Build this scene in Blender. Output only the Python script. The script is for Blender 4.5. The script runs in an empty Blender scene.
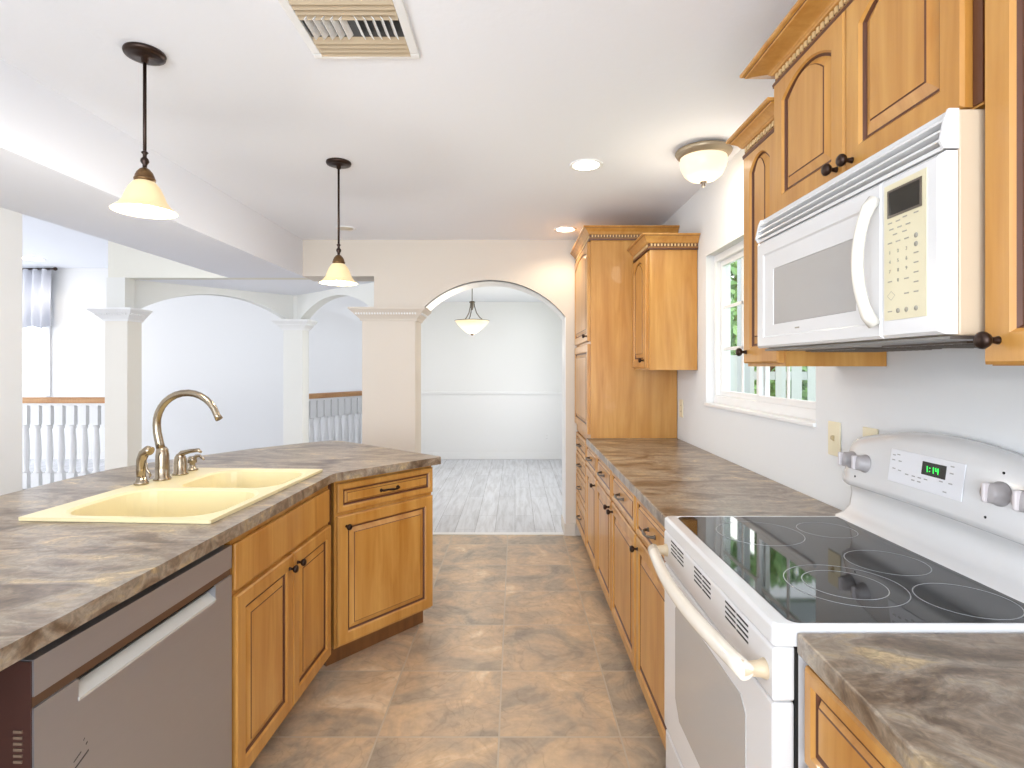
import bpy, math, random
from mathutils import Vector, Matrix
C = bpy.context.scene
COL = C.collection
R = math.radians
random.seed(7)

# ------------------------------------------------------------------ camera, world, lights, exposure
FPX = 560.0
cd = bpy.data.cameras.new('camera'); cam = bpy.data.objects.new('camera', cd); COL.objects.link(cam)
cam.location = (0, 0, 1.39); cam.rotation_euler = (R(90), 0, 0)
cd.sensor_width = 36; cd.lens = FPX/1024*36
cd.shift_x = -3/1024; cd.shift_y = -17/1024
cd.clip_start = .05; cd.clip_end = 200
C.camera = cam
w = bpy.data.worlds.new('sky'); C.world = w; w.use_nodes = True
bg = w.node_tree.nodes['Background']; bg.inputs[0].default_value = (.92, .955, 1.0, 1); bg.inputs[1].default_value = 1.4
C.view_settings.view_transform = 'Standard'
try: C.view_settings.look = 'None'
except Exception: pass
C.view_settings.gamma = 1; C.view_settings.use_curve_mapping = False
C.view_settings.exposure = 1.0

def light(kind, name, loc, power, color=(1, 1, 1), rot=(0, 0, 0), size=1, size_y=None, radius=.05):
    l = bpy.data.lights.new(name, kind); l.energy = power; l.color = color
    if kind == 'AREA':
        l.size = size
        if size_y: l.shape = 'RECTANGLE'; l.size_y = size_y
    else: l.shadow_soft_size = radius
    o = bpy.data.objects.new(name, l); COL.objects.link(o); o.location = loc; o.rotation_euler = rot
    return o
# area fills added out of view to brighten the far rooms and the kitchen
light('AREA', 'fill_living_rear', (-5.6, -2.4, 1.5), 42, (1, .97, .93), (R(95), 0, 0), 4.5, 2.2)  # added fill from the rear for the far wall and balusters
light('AREA', 'fill_living_left', (-8.6, 4.0, 1.6), 14, (1, .97, .93), (R(90), 0, R(-90)), 5.5, 2.2)  # added fill at the living room's unseen left side
light('AREA', 'fill_dining_right', (2.35, 6.6, 1.5), 34, (1, .99, .97), (R(90), 0, R(90)), 2.2, 1.6)  # added fill through the unseen opening in the dining room's right wall
light('AREA', 'fill_behind_camera', (-.6, -2.6, 1.35), 92, (.82, .91, 1), (R(138), 0, 0), 3.2, 2.1)  # added fill behind the camera, tilted up to brighten the ceiling

# ------------------------------------------------------------------ materials
def s2l(c): return tuple(((v/12.92) if v <= .04045 else ((v+.055)/1.055)**2.4) for v in c)
def rgb(r, g, b): return s2l((r/255, g/255, b/255)) + (1,)
def mat(name, col, rough=.5, metal=0, spec=.5, emit=None, es=0, coat=0):
    m = bpy.data.materials.new(name); m.use_nodes = True
    b = m.node_tree.nodes['Principled BSDF']
    b.inputs['Base Color'].default_value = col; b.inputs['Roughness'].default_value = rough
    b.inputs['Metallic'].default_value = metal; b.inputs['Specular IOR Level'].default_value = spec
    b.inputs['Coat Weight'].default_value = coat
    if emit: b.inputs['Emission Color'].default_value = emit; b.inputs['Emission Strength'].default_value = es
    return m
def nt(m): return m.node_tree, m.node_tree.nodes['Principled BSDF']
def N(t, kind, **kw):
    n = t.nodes.new(kind)
    for k, v in kw.items(): setattr(n, k, v)
    return n
def ramp(t, stops):
    n = t.nodes.new('ShaderNodeValToRGB'); e = n.color_ramp.elements
    while len(e) < len(stops): e.new(.5)
    for i, (p, c) in enumerate(stops): e[i].position = p; e[i].color = c
    return n
def coords(t, scale=(1, 1, 1), loc=(0, 0, 0)):
    tc = N(t, 'ShaderNodeTexCoord'); mp = N(t, 'ShaderNodeMapping')
    mp.inputs['Scale'].default_value = scale; mp.inputs['Location'].default_value = loc
    t.links.new(tc.outputs['Object'], mp.inputs['Vector']); return mp
def noise(t, vec, scale, detail=4, rough=.5, dist=0):
    n = N(t, 'ShaderNodeTexNoise'); n.inputs['Scale'].default_value = scale
    n.inputs['Detail'].default_value = detail; n.inputs['Roughness'].default_value = rough
    n.inputs['Distortion'].default_value = dist
    t.links.new(vec, n.inputs['Vector']); return n
def bump(t, b, h, strength=.2, dist=.01):
    n = N(t, 'ShaderNodeBump'); n.inputs['Strength'].default_value = strength; n.inputs['Distance'].default_value = dist
    t.links.new(h, n.inputs['Height']); t.links.new(n.outputs[0], b.inputs['Normal'])

def paint(name, col, bumpy=.0, rough=.75):
    m = mat(name, col, rough, spec=.25)
    t, b = nt(m); c = coords(t)
    n = noise(t, c.outputs[0], 35, 3)
    if bumpy: bump(t, b, n.outputs['Fac'], bumpy, .004)
    return m
WALL = paint('paint_light_grey', rgb(226, 227, 228), .1)
WALLW = paint('paint_white', rgb(234, 234, 234), .05)
BEIGE = paint('paint_beige', rgb(214, 205, 194), .08)
CEIL = paint('ceiling_paint', rgb(241, 243, 249), .2)
TRIM = mat('white_trim', rgb(234, 234, 234), .4)
DARK = mat('dark_gap', rgb(20, 18, 17), .7)

def wood(name, c1, c2, c3, grain=(9, 9, 1.1), rough=.36):
    m = mat(name, c1, rough, coat=.15); t, b = nt(m)
    c = coords(t, grain)
    n = noise(t, c.outputs[0], 1.6, 5, .55, .6)
    c2_ = coords(t, (70, 70, 3)); n2 = noise(t, c2_.outputs[0], 1, 3)
    mx = N(t, 'ShaderNodeMix'); mx.inputs['Factor'].default_value = .22
    t.links.new(n.outputs['Fac'], mx.inputs['A']); t.links.new(n2.outputs['Fac'], mx.inputs['B'])
    r = ramp(t, [(.28, c3), (.5, c1), (.74, c2)])
    t.links.new(mx.outputs['Result'], r.inputs['Fac']); t.links.new(r.outputs['Color'], b.inputs['Base Color'])
    return m
MAPLE = wood('honey_maple', rgb(190, 136, 66), rgb(208, 158, 86), rgb(170, 112, 42))
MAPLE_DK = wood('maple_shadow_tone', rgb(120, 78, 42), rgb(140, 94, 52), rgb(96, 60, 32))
MAPLE_LIT = mat('lit_maple', rgb(214, 182, 132), .4)  # dentil wood made paler to carry the light falling on it
GLAZE = mat('brown_glaze', rgb(92, 52, 30), .45)
RAILW = wood('oak_handrail', rgb(196, 146, 96), rgb(214, 166, 114), rgb(168, 116, 70), (1.2, 9, 9))
DKBROWN = mat('dark_brown_panel', rgb(62, 42, 34), .5)

def laminate():
    m = mat('stone_look_laminate', rgb(110, 92, 75), .30, spec=.9); t, b = nt(m)
    c = coords(t, (1, 1, 1)); c1 = coords(t, (.85, 1.9, 2.0))
    a = noise(t, c1.outputs[0], 4.6, 7, .62, 1.2)
    r = ramp(t, [(.32, rgb(78, 60, 44)), (.42, rgb(114, 96, 77)), (.50, rgb(142, 126, 108)), (.56, rgb(158, 147, 132)), (.62, rgb(170, 150, 118)), (.70, rgb(212, 192, 150))])
    t.links.new(a.outputs['Fac'], r.inputs['Fac'])
    f = noise(t, c.outputs[0], 34, 4, .7, 1.4)
    r2 = ramp(t, [(.40, (.45, .42, .40, 1)), (.60, (1.15, 1.08, 1.02, 1))])
    t.links.new(f.outputs['Fac'], r2.inputs['Fac'])
    mx = N(t, 'ShaderNodeMix', data_type='RGBA', blend_type='MULTIPLY'); mx.inputs['Factor'].default_value = .55
    t.links.new(r.outputs['Color'], mx.inputs['A']); t.links.new(r2.outputs['Color'], mx.inputs['B'])
    t.links.new(mx.outputs['Result'], b.inputs['Base Color'])
    bump(t, b, f.outputs['Fac'], .08, .002)
    return m
LAMI = laminate()

def tiles():
    m = mat('slate_look_tile', rgb(170, 145, 115), .34, spec=.45); t, b = nt(m)
    S = .457
    c = coords(t, (1/S, 1/S, 1/S), (.06/S+10, -2.104/S+10, 0))
    br = N(t, 'ShaderNodeTexBrick', offset=0.0, squash=1.0)
    for k, v in (('Scale', 1), ('Mortar Size', .008), ('Mortar Smooth', .1), ('Brick Width', 1), ('Row Height', 1), ('Bias', 0)): br.inputs[k].default_value = v
    br.inputs['Color1'].default_value = (0, 0, 0, 1); br.inputs['Color2'].default_value = (1, 1, 1, 1); br.inputs['Mortar'].default_value = (.5, .5, .5, 1)
    t.links.new(c.outputs[0], br.inputs['Vector'])
    fl = N(t, 'ShaderNodeVectorMath', operation='FLOOR'); t.links.new(c.outputs[0], fl.inputs[0])
    wn = N(t, 'ShaderNodeTexWhiteNoise'); t.links.new(fl.outputs[0], wn.inputs['Vector'])
    sc = N(t, 'ShaderNodeVectorMath', operation='SCALE'); t.links.new(wn.outputs['Color'], sc.inputs[0]); sc.inputs['Scale'].default_value = 30
    ad = N(t, 'ShaderNodeVectorMath', operation='ADD'); t.links.new(c.outputs[0], ad.inputs[0]); t.links.new(sc.outputs[0], ad.inputs[1])
    a = noise(t, ad.outputs[0], 1.5, 7, .6, 1.0)
    r = ramp(t, [(.30, rgb(148, 136, 122)), (.42, rgb(172, 156, 136)), (.51, rgb(194, 170, 143)), (.60, rgb(208, 180, 146)), (.70, rgb(226, 206, 178))])
    t.links.new(a.outputs['Fac'], r.inputs['Fac'])
    # cleft ridges: a stepped noise
    d = noise(t, ad.outputs[0], 1.1, 3, .5, 1.6)
    st = ramp(t, [(.44, (0, 0, 0, 1)), (.455, (.4, .4, .4, 1)), (.53, (.5, .5, .5, 1)), (.545, (.95, .95, .95, 1))])
    t.links.new(d.outputs['Fac'], st.inputs['Fac'])
    edge = ramp(t, [(.435, (1, 1, 1, 1)), (.448, (.72, .70, .68, 1)), (.462, (1.0, 1.0, 1.0, 1)), (.525, (1, 1, 1, 1)), (.537, (.76, .74, .72, 1)), (.55, (1, 1, 1, 1))])
    t.links.new(d.outputs['Fac'], edge.inputs['Fac'])
    mm = N(t, 'ShaderNodeMix', data_type='RGBA', blend_type='MULTIPLY'); mm.inputs['Factor'].default_value = .5
    t.links.new(r.outputs['Color'], mm.inputs['A']); t.links.new(edge.outputs['Color'], mm.inputs['B'])
    f = noise(t, ad.outputs[0], 11, 5, .65)
    r3 = ramp(t, [(.35, (.82, .82, .82, 1)), (.65, (1.08, 1.08, 1.08, 1))]); t.links.new(f.outputs['Fac'], r3.inputs['Fac'])
    m3 = N(t, 'ShaderNodeMix', data_type='RGBA', blend_type='MULTIPLY'); m3.inputs['Factor'].default_value = .7
    t.links.new(mm.outputs['Result'], m3.inputs['A']); t.links.new(r3.outputs['Color'], m3.inputs['B'])
    mx = N(t, 'ShaderNodeMix', data_type='RGBA'); t.links.new(br.outputs['Fac'], mx.inputs['Factor'])
    t.links.new(m3.outputs['Result'], mx.inputs['A']); mx.inputs['B'].default_value = rgb(186, 172, 152)
    t.links.new(mx.outputs['Result'], b.inputs['Base Color'])
    hs = N(t, 'ShaderNodeMath', operation='MULTIPLY_ADD'); t.links.new(br.outputs['Fac'], hs.inputs[0]); hs.inputs[1].default_value = -1; t.links.new(st.outputs['Color'], hs.inputs[2])
    bump(t, b, hs.outputs[0], .25, .004)
    return m
TILE = tiles()

def planks():
    m = mat('grey_wood_plank', rgb(190, 190, 192), .38); t, b = nt(m)
    c = coords(t, (1, 1, 1)); rt = N(t, 'ShaderNodeMapping'); rt.inputs['Rotation'].default_value = (0, 0, R(90))
    t.links.new(c.outputs[0], rt.inputs['Vector'])
    br = N(t, 'ShaderNodeTexBrick', offset=.37)
    for k, v in (('Scale', 1), ('Mortar Size', .0015), ('Brick Width', 1.2), ('Row Height', .17)): br.inputs[k].default_value = v
    br.inputs['Color1'].default_value = rgb(214, 216, 222); br.inputs['Color2'].default_value = rgb(202, 204, 210); br.inputs['Mortar'].default_value = rgb(120, 120, 122)
    t.links.new(rt.outputs[0], br.inputs['Vector'])
    c2 = coords(t, (16, 1.6, 1)); n = noise(t, c2.outputs[0], 1.5, 5, .6, .5)
    r = ramp(t, [(.32, (.78, .77, .76, 1)), (.6, (1.08, 1.08, 1.08, 1))]); t.links.new(n.outputs['Fac'], r.inputs['Fac'])
    mx = N(t, 'ShaderNodeMix', data_type='RGBA', blend_type='MULTIPLY'); mx.inputs['Factor'].default_value = .9
    t.links.new(br.outputs['Color'], mx.inputs['A']); t.links.new(r.outputs['Color'], mx.inputs['B'])
    t.links.new(mx.outputs['Result'], b.inputs['Base Color'])
    return m
PLANK = planks()

WHITE = mat('white_enamel', rgb(222, 221, 221), .2, coat=.3)
BISQ = mat('bisque_plastic', rgb(206, 186, 156), .35)
CREAM = mat('cream_keypad', rgb(216, 207, 176), .4)
SINKM = mat('cream_composite', rgb(230, 216, 172), .3)
def steel():
    m = mat('brushed_steel', rgb(178, 178, 182), .34, .8); t, b = nt(m)
    c = coords(t, (3, 3, 260)); n = noise(t, c.outputs[0], 1, 2)
    mr = N(t, 'ShaderNodeMapRange'); mr.inputs['To Min'].default_value = .33; mr.inputs['To Max'].default_value = .46
    t.links.new(n.outputs['Fac'], mr.inputs['Value']); t.links.new(mr.outputs[0], b.inputs['Roughness'])
    return m
STEEL = steel()
STEEL_LT = mat('bright_steel', rgb(205, 205, 205), .3, 1)
NICKEL = mat('warm_brushed_nickel', rgb(168, 154, 134), .24, 1)
BRONZE = mat('oil_rubbed_bronze', rgb(58, 44, 38), .35, .8)
BRONZE2 = mat('aged_brass_bronze', rgb(120, 92, 62), .35, .9)
PEWTER = mat('pewter', rgb(120, 112, 104), .32, .9)
KNOBG = mat('knob_grey', rgb(172, 166, 166), .35)
GLASSBLK = mat('black_ceramic_glass', rgb(14, 15, 16), .04, spec=.6)
RING = mat('burner_ring_print', rgb(150, 152, 155), .3)
MWGLASS = mat('grey_mesh_glass', rgb(176, 173, 170), .12, coat=.3)
OVGLASS = mat('grey_oven_glass', rgb(176, 172, 168), .12, coat=.3)
SCREEN = mat('dark_display', rgb(38, 34, 26), .15)
LED = mat('green_led', rgb(30, 200, 60), .5, emit=(.05, 1, .12, 1), es=.8)
PRINT = mat('grey_print', rgb(158, 153, 140), .6)
IVORY = mat('ivory_plate', rgb(232, 222, 192), .35)
VENTM = mat('cream_grille', rgb(190, 172, 146), .45)
FOLI = mat('leaf_green', rgb(118, 160, 96), .5)
FOLI2 = mat('leaf_light_green', rgb(160, 200, 132), .5)
BARK = mat('bark', rgb(110, 92, 74), .9)
GRASSM = mat('lawn', rgb(120, 150, 86), .9)
CURT = mat('sheer_white_fabric', rgb(226, 228, 236), .8)
CURT.node_tree.nodes['Principled BSDF'].inputs['Transmission Weight'].default_value = .0
def lampglass(name, col, es, base):
    m = mat(name, base, .4); t, b = nt(m)
    b.inputs['Emission Color'].default_value = col; b.inputs['Emission Strength'].default_value = es
    return m
SHADE = lampglass('lit_alabaster_glass', (1, .78, .46, 1), .20, rgb(214, 190, 146))
BOWLG = lampglass('lit_frosted_bowl', (1, .80, .55, 1), .38, rgb(225, 205, 170))
BOWLD = lampglass('lit_amber_bowl', (1, .82, .5, 1), .25, rgb(236, 222, 184))
BULB = mat('lit_bulb', (1, 1, 1, 1), .5, emit=(1, .90, .70, 1), es=5)
CAN = mat('lit_can_lens', (1, 1, 1, 1), .5, emit=(1, .90, .74, 1), es=5)
CANOFF = mat('unlit_can_lens', rgb(214, 205, 186), .5)
def clear():
    m = bpy.data.materials.new('clear_pane'); m.use_nodes = True; t = m.node_tree; t.nodes.clear()
    o = N(t, 'ShaderNodeOutputMaterial'); mx = N(t, 'ShaderNodeMixShader'); tr = N(t, 'ShaderNodeBsdfTransparent'); g = N(t, 'ShaderNodeBsdfGlossy')
    g.inputs['Roughness'].default_value = .02; mx.inputs[0].default_value = .06; tr.inputs[0].default_value = (.96, .98, .98, 1)
    t.links.new(tr.outputs[0], mx.inputs[1]); t.links.new(g.outputs[0], mx.inputs[2]); t.links.new(mx.outputs[0], o.inputs[0]); return m
PANE = clear()

# ------------------------------------------------------------------ mesh helpers
class MB:
    def __init__(s): s.v = []; s.f = []; s.m = []; s.s = []
    def add(s, vs, fs, mi=0, smooth=False):
        n = len(s.v); s.v += [tuple(v) for v in vs]
        for f in fs: s.f.append([n+i for i in f]); s.m.append(mi); s.s.append(smooth)
        return s
    def box(s, x0, x1, y0, y1, z0, z1, mi=0):
        if x0 > x1: x0, x1 = x1, x0
        if y0 > y1: y0, y1 = y1, y0
        if z0 > z1: z0, z1 = z1, z0
        return s.add([(x0,y0,z0),(x1,y0,z0),(x1,y1,z0),(x0,y1,z0),(x0,y0,z1),(x1,y0,z1),(x1,y1,z1),(x0,y1,z1)],
              [(0,3,2,1),(4,5,6,7),(0,1,5,4),(1,2,6,5),(2,3,7,6),(3,0,4,7)], mi)
    def loops(s, loops, mi=0, cap0=True, cap1=True, smooth=False, mis=None, closed=True):
        n = len(loops[0]); base = len(s.v)
        for l in loops: s.v += [tuple(p) for p in l]
        for i in range(len(loops)-1):
            for j in range(n if closed else n-1):
                k = (j+1) % n
                s.f.append([base+i*n+j, base+i*n+k, base+(i+1)*n+k, base+(i+1)*n+j]); s.m.append(mis[i] if mis else mi); s.s.append(smooth)
        if cap0: s.f.append([base+j for j in reversed(range(n))]); s.m.append(mis[0] if mis else mi); s.s.append(False)
        if cap1: s.f.append([base+(len(loops)-1)*n+j for j in range(n)]); s.m.append(mis[-1] if mis else mi); s.s.append(False)
        return s
    def lathe(s, prof, cx=0, cy=0, seg=24, mi=0, z=0, cap0=True, cap1=True):
        return s.loops([[(cx+r*math.cos(2*math.pi*k/seg), cy+r*math.sin(2*math.pi*k/seg), z+h) for k in range(seg)] for r, h in prof], mi, cap0, cap1, True)
    def lathe_axis(s, prof, org, ax, seg=20, mi=0):
        ax = Vector(ax).normalized(); u = ax.orthogonal().normalized(); v = ax.cross(u); org = Vector(org)
        return s.loops([[org+ax*h+(u*math.cos(2*math.pi*k/seg)+v*math.sin(2*math.pi*k/seg))*r for k in range(seg)] for r, h in prof], mi, True, True, True)
    def tube(s, pts, rad, seg=10, mi=0, flat=1.0):
        pts = [Vector(p) for p in pts]; n = len(pts)
        if not hasattr(rad, '__len__'): rad = [rad]*n
        T = [(pts[min(i+1, n-1)]-pts[max(i-1, 0)]).normalized() for i in range(n)]
        u = T[0].orthogonal().normalized(); L = []
        for i in range(n):
            u = (u - T[i]*u.dot(T[i])).normalized(); v = T[i].cross(u)
            L.append([pts[i]+(u*math.cos(2*math.pi*k/seg)+v*flat*math.sin(2*math.pi*k/seg))*rad[i] for k in range(seg)])
        return s.loops(L, mi, True, True, True)
    def prism(s, poly, z0, z1, mi=0):
        return s.loops([[(x, y, z0) for x, y in poly], [(x, y, z1) for x, y in poly]], mi)
    def sweep(s, path, prof, mi=0, side=1, caps=True):
        # path: plan points; prof: (outward, z) pairs; outward = right-hand side of travel * side
        P = [Vector((p[0], p[1])) for p in path]; n = len(P); L = []
        nr = []
        for i in range(n-1):
            d = (P[i+1]-P[i]).normalized(); nr.append(Vector((d.y, -d.x))*side)
        for i in range(n):
            if i == 0: m = nr[0]
            elif i == n-1: m = nr[-1]
            else:
                m = (nr[i-1]+nr[i]); m = m/ (m.dot(nr[i]))
            L.append([(P[i].x+m.x*o, P[i].y+m.y*o, z) for o, z in prof])
        return s.loops(L, mi, caps, caps)
    def build(s, name, mats, parent=None, bevel=0, segs=2, loc=None, rot=None):
        me = bpy.data.meshes.new(name); me.from_pydata(s.v, [], s.f); me.validate(clean_customdata=False)
        if not isinstance(mats, (list, tuple)): mats = [mats]
        for m in mats: me.materials.append(m)
        if len(me.polygons) == len(s.f):
            for p, mi, sm in zip(me.polygons, s.m, s.s): p.material_index = mi; p.use_smooth = sm
        me.update()
        import bmesh
        b = bmesh.new(); b.from_mesh(me); bmesh.ops.recalc_face_normals(b, faces=b.faces); b.to_mesh(me); b.free()
        o = bpy.data.objects.new(name, me); COL.objects.link(o)
        if loc: o.location = loc
        if rot: o.rotation_euler = rot
        if parent: o.parent = parent
        if bevel:
            md = o.modifiers.new('edge_round', 'BEVEL'); md.width = bevel; md.segments = segs; md.limit_method = 'ANGLE'; md.angle_limit = R(40)
        return o
def B(*a, mi=0): return MB().box(*a, mi=mi)
def tag(o, label=None, cat=None, group=None, kind=None):
    if label: o['label'] = label
    if cat: o['category'] = cat
    if group: o['group'] = group
    if kind: o['kind'] = kind
    return o
def thing(name, label, cat, loc=(0, 0, 0), rz=0, group=None):
    o = bpy.data.objects.new(name, None); COL.objects.link(o); o.location = loc; o.rotation_euler = (0, 0, rz); o.empty_display_size = .1
    return tag(o, label, cat, group)
def struct(name, mb, m, parent=None, bevel=0):
    o = mb.build(name, m, parent, bevel)
    if not parent: o['kind'] = 'structure'
    return o
def copy_tree(o, parent=None):
    c = o.copy(); COL.objects.link(c); c.parent = parent
    for ch in list(o.children): copy_tree(ch, c)
    return c
def text_into(mb, s, size, x, y, z, mi=0):
    cu = bpy.data.curves.new('t', 'FONT'); cu.body = s; cu.size = size; cu.align_x = 'CENTER'; cu.align_y = 'CENTER'; cu.extrude = .0004
    o = bpy.data.objects.new('t', cu); COL.objects.link(o)
    bpy.context.view_layer.update()
    me = bpy.data.meshes.new_from_object(o.evaluated_get(bpy.context.evaluated_depsgraph_get()))
    mb.add([(x+v.co.x, y-v.co.z, z+v.co.y) for v in me.vertices], [list(p.vertices) for p in me.polygons], mi)
    bpy.data.objects.remove(o); bpy.data.curves.remove(cu); bpy.data.meshes.remove(me)

# ------------------------------------------------------------------ the room shell
XW = 1.09            # right wall face
YB = 4.62            # arch wall face
ZC = 2.44
def strip_wall(mb, curve, ztop, org, ang, th):
    """curve: list of (distance along, low z); wall going up to ztop; org + ang place it; th goes to the left of travel"""
    d = Vector((math.cos(ang), math.sin(ang))); nn = Vector((-d.y, d.x)); o = Vector(org)
    def P(a, t, z): q = o+d*a+nn*t; return (q.x, q.y, z)
    for (a0, z0), (a1, z1) in zip(curve[:-1], curve[1:]):
        if abs(a1-a0) < 1e-6: continue
        mb.add([P(a0,0,z0),P(a1,0,z1),P(a1,th,z1),P(a0,th,z0),P(a0,0,ztop),P(a1,0,ztop),P(a1,th,ztop),P(a0,th,ztop)],
               [(0,3,2,1),(4,5,6,7),(0,1,5,4),(2,3,7,6)])
    for a, z in (curve[0], curve[-1]):
        mb.add([P(a,0,z),P(a,th,z),P(a,th,ztop),P(a,0,ztop)], [(0,1,2,3)])
def seg_arc(a0, a1, zs, rise, n=28):
    h = (a1-a0)/2; Rr = (h*h+rise*rise)/(2*rise); c = (a0+a1)/2
    return [(c+t, zs+rise-Rr+math.sqrt(max(0, Rr*Rr-t*t))) for t in [h*(-1+2*i/n) for i in range(n+1)]]

struct('floor', B(-2.6, XW+.1, -2.6, 4.64, -.06, 0), TILE)
struct('floor_plank', MB().prism([(-9, 4.69), (1.3, 4.69), (1.3, 8.6), (-9, 8.6)], -.06, 0).prism([(-9, -2.6), (-2.6, -2.6), (-2.6, 4.69), (-9, 4.69)], -.06, 0), PLANK)
struct('trim_threshold', B(-2.6, XW+.1, 4.64, 4.69, -.06, .006), TRIM)
struct('ceiling', B(-1.752, XW+.1, -2.6, YB+.02, ZC, ZC+.1), CEIL)
struct('ceiling_beam', B(-2.41, -1.752, -2.6, 4.70, 2.139, ZC+.5), paint('beam_paint', rgb(230, 232, 239), .08))
# right wall with the window hole  (hole Y 2.03..3.16, Z 1.185..2.025)
WY0, WY1, WZ0, WZ1 = 2.03, 3.195, 1.185, 2.022
wr = MB()
wr.box(XW, XW+.14, -2.6, WY0, 0, ZC).box(XW, XW+.14, WY1, 4.9, 0, ZC).box(XW, XW+.14, WY0, WY1, 0, WZ0).box(XW, XW+.14, WY0, WY1, WZ1, ZC)
struct('wall_right', wr, WALL)
# arch wall
cv = [(-1.752, 2.139), (-1.163, 2.139), (-1.163, 1.877), (-.822, 1.877)] + seg_arc(-.822, .42, 1.80, .308)
wb = MB(); strip_wall(wb, [(a+1.752, z) for a, z in cv], ZC, (-1.752, YB), 0, .28)
wb.box(.42, XW, YB, YB+.28, 0, ZC)
struct('wall_back', wb, BEIGE)
# arch intrados lining, white
li = MB(); arc = seg_arc(-.822, .42, 1.80, .308)
li.loops([[(x, YB-.004, z-.012) for x, z in arc], [(x, YB+.284, z-.012) for x, z in arc], [(x, YB+.284, z-.002) for x, z in arc], [(x, YB-.004, z-.002) for x, z in arc]], 0, False, False, closed=False)
li.box(.412, .42, YB-.004, YB+.284, .09, 1.80)
struct('trim_arch', li, TRIM)
struct('wall_living_back', B(-9, -2.6, -2.75, -2.62, 0, 2.95), WALLW)
struct('wall_left', B(-2.60, -2.41, -2.6, 2.74, 0, 2.95), WALL)
hd = MB(); hd.box(-3.415, -1.752, 4.70, 4.80, 2.139, 2.95)
struct('wall_header', hd, paint('header_paint', rgb(226, 224, 214), .05))
struct('ceiling_nook', MB().prism([(-3.30, 4.80), (-1.76, 4.80), (-1.76, 4.9), (-1.18, 4.9), (-2.2, 6.02), (-2.42, 6.02)], 2.139, 2.2), CEIL)
# diagonal arch walls of the nook
dw = MB()
def diag(p, q, rise):
    L = math.hypot(q[0]-p[0], q[1]-p[1]); an = math.atan2(q[1]-p[1], q[0]-p[0])
    strip_wall(dw, [(0, 1.877), (.05, 1.877)] + seg_arc(.05, L-.05, 1.877, rise) + [(L, 1.877)], 2.139, p, an, .1)
diag((-3.30, 4.80), (-2.32, 5.86), .20)
diag((-2.28, 5.86), (-1.19, 4.90), .20)
dw.box(-2.37, -2.23, 5.862, 5.97, 1.878, 2.139)
dw.box(-3.415, -3.26, 4.68, 4.80, 1.877, 2.139)
struct('wall_nook', dw, paint('nook_paint', rgb(226, 226, 222), .05))
# far rooms
struct('wall_far', B(-9, 1.3, 8.43, 8.6, 0, 3.0), WALLW)
struct('ceiling_living', MB().prism([(-9, -2.6), (-2.41, -2.6), (-2.41, 4.80), (-1.55, 4.80), (-1.55, 8.6), (-9, 8.6)], 2.88, 2.95), CEIL)
struct('ceiling_dining', B(-1.55, 1.3, 4.90, 8.6, 2.37, 2.44), CEIL)
struct('wall_dining_left', B(-1.62, -1.55, 6.1, 8.43, 0, 2.9), WALLW)
dr = MB(); dr.box(1.2, 1.3, 4.9, 5.6, 0, 2.4).box(1.2, 1.3, 7.6, 8.43, 0, 2.4).box(1.2, 1.3, 5.6, 7.6, 0, .8).box(1.2, 1.3, 5.6, 7.6, 2.1, 2.4)
struct('wall_dining_right', dr, WALLW)
struct('trim_chair_rail', B(-1.55, 1.2, 8.40, 8.43, .985, 1.025), TRIM, bevel=.006)
struct('baseboard_far', B(-9, 1.2, 8.412, 8.43, 0, .10), TRIM, bevel=.004)
struct('baseboard_back', B(.42, .50, YB-.016, YB, 0, .10).box(.404, .42, YB-.016, YB+.28, 0, .10), BEIGE, bevel=.004)
# sloping stair soffit seen over the far railing
ss = MB(); ss.loops([[(-3.4, 7.9, 2.42), (-2.86, 7.9, 2.26), (-1.9, 7.9, 1.93), (-1.62, 7.9, 1.84), (-1.62, 7.9, 2.88), (-3.4, 7.9, 2.88)],
          [(-3.4, 8.43, 2.42), (-2.86, 8.43, 2.26), (-1.9, 8.43, 1.93), (-1.62, 8.43, 1.84), (-1.62, 8.43, 2.88), (-3.4, 8.43, 2.88)]])
struct('ceiling_stair', ss, TRIM)

# columns with capitals
CAPP = [(0, -.105), (.012, -.105), (.016, -.09), (.03, -.075), (.05, -.055), (.056, -.05), (.056, -.045), (.085, -.02), (.092, -.014), (.092, 0), (0, 0)]
def column(name, label, x0, x1, y0, y1, m, wallside):
    t = thing(name, label, 'column', ((x0+x1)/2, (y0+y1)/2, 0), 0)
    cx, cy = (x0+x1)/2, (y0+y1)/2
    a, b, c, d = x0-cx, x1-cx, y0-cy, y1-cy
    sh = B(a, b, c, d, 0, 1.79); sh.build('shaft', m, t, bevel=.003)
    MB().sweep([(a, d), (a, c), (b, c), (b, d)], [(.0, 0), (.016, 0), (.016, .09), (.008, .1), (0, .1)], side=1).build('plinth', TRIM, t)
    cp = MB(); cp.sweep([(b, d), (b, c), (a, c), (a, d)], [(o, 1.877+z) for o, z in CAPP], side=-1)
    if name == 'square_column': pass
    cp.box(a, b, c, d, 1.772, 1.8765)
    cp.build('capital', m if wallside else TRIM, t)
    nx = int((b-a+.08)/.022); ny = int((d-c+.04)/.022)
    de = MB()
    for i in range(nx): de.box(a-.04+i*.022, a-.029+i*.022, c-.064, c-.04, 1.820, 1.834)
    de.build('dentil_band', TRIM, t)
    for q in (b+.04, a-.064):
        de = MB()
        for i in range(ny): de.box(q, q+.024, c-.04+i*.022, c-.029+i*.022, 1.820, 1.834)
        de.build('dentil_band', TRIM, t)
    return t
column('arch_pier', 'wide beige square pier with a dentilled capital beside the arched doorway', -1.262, -.822, YB-.0, YB+.28, BEIGE, True)
column('square_column', 'slim cream square column nearest the stair railing at left', -3.415, -3.225, 4.66, 4.84, paint('column_cream', rgb(233, 229, 220)), False)
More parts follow.
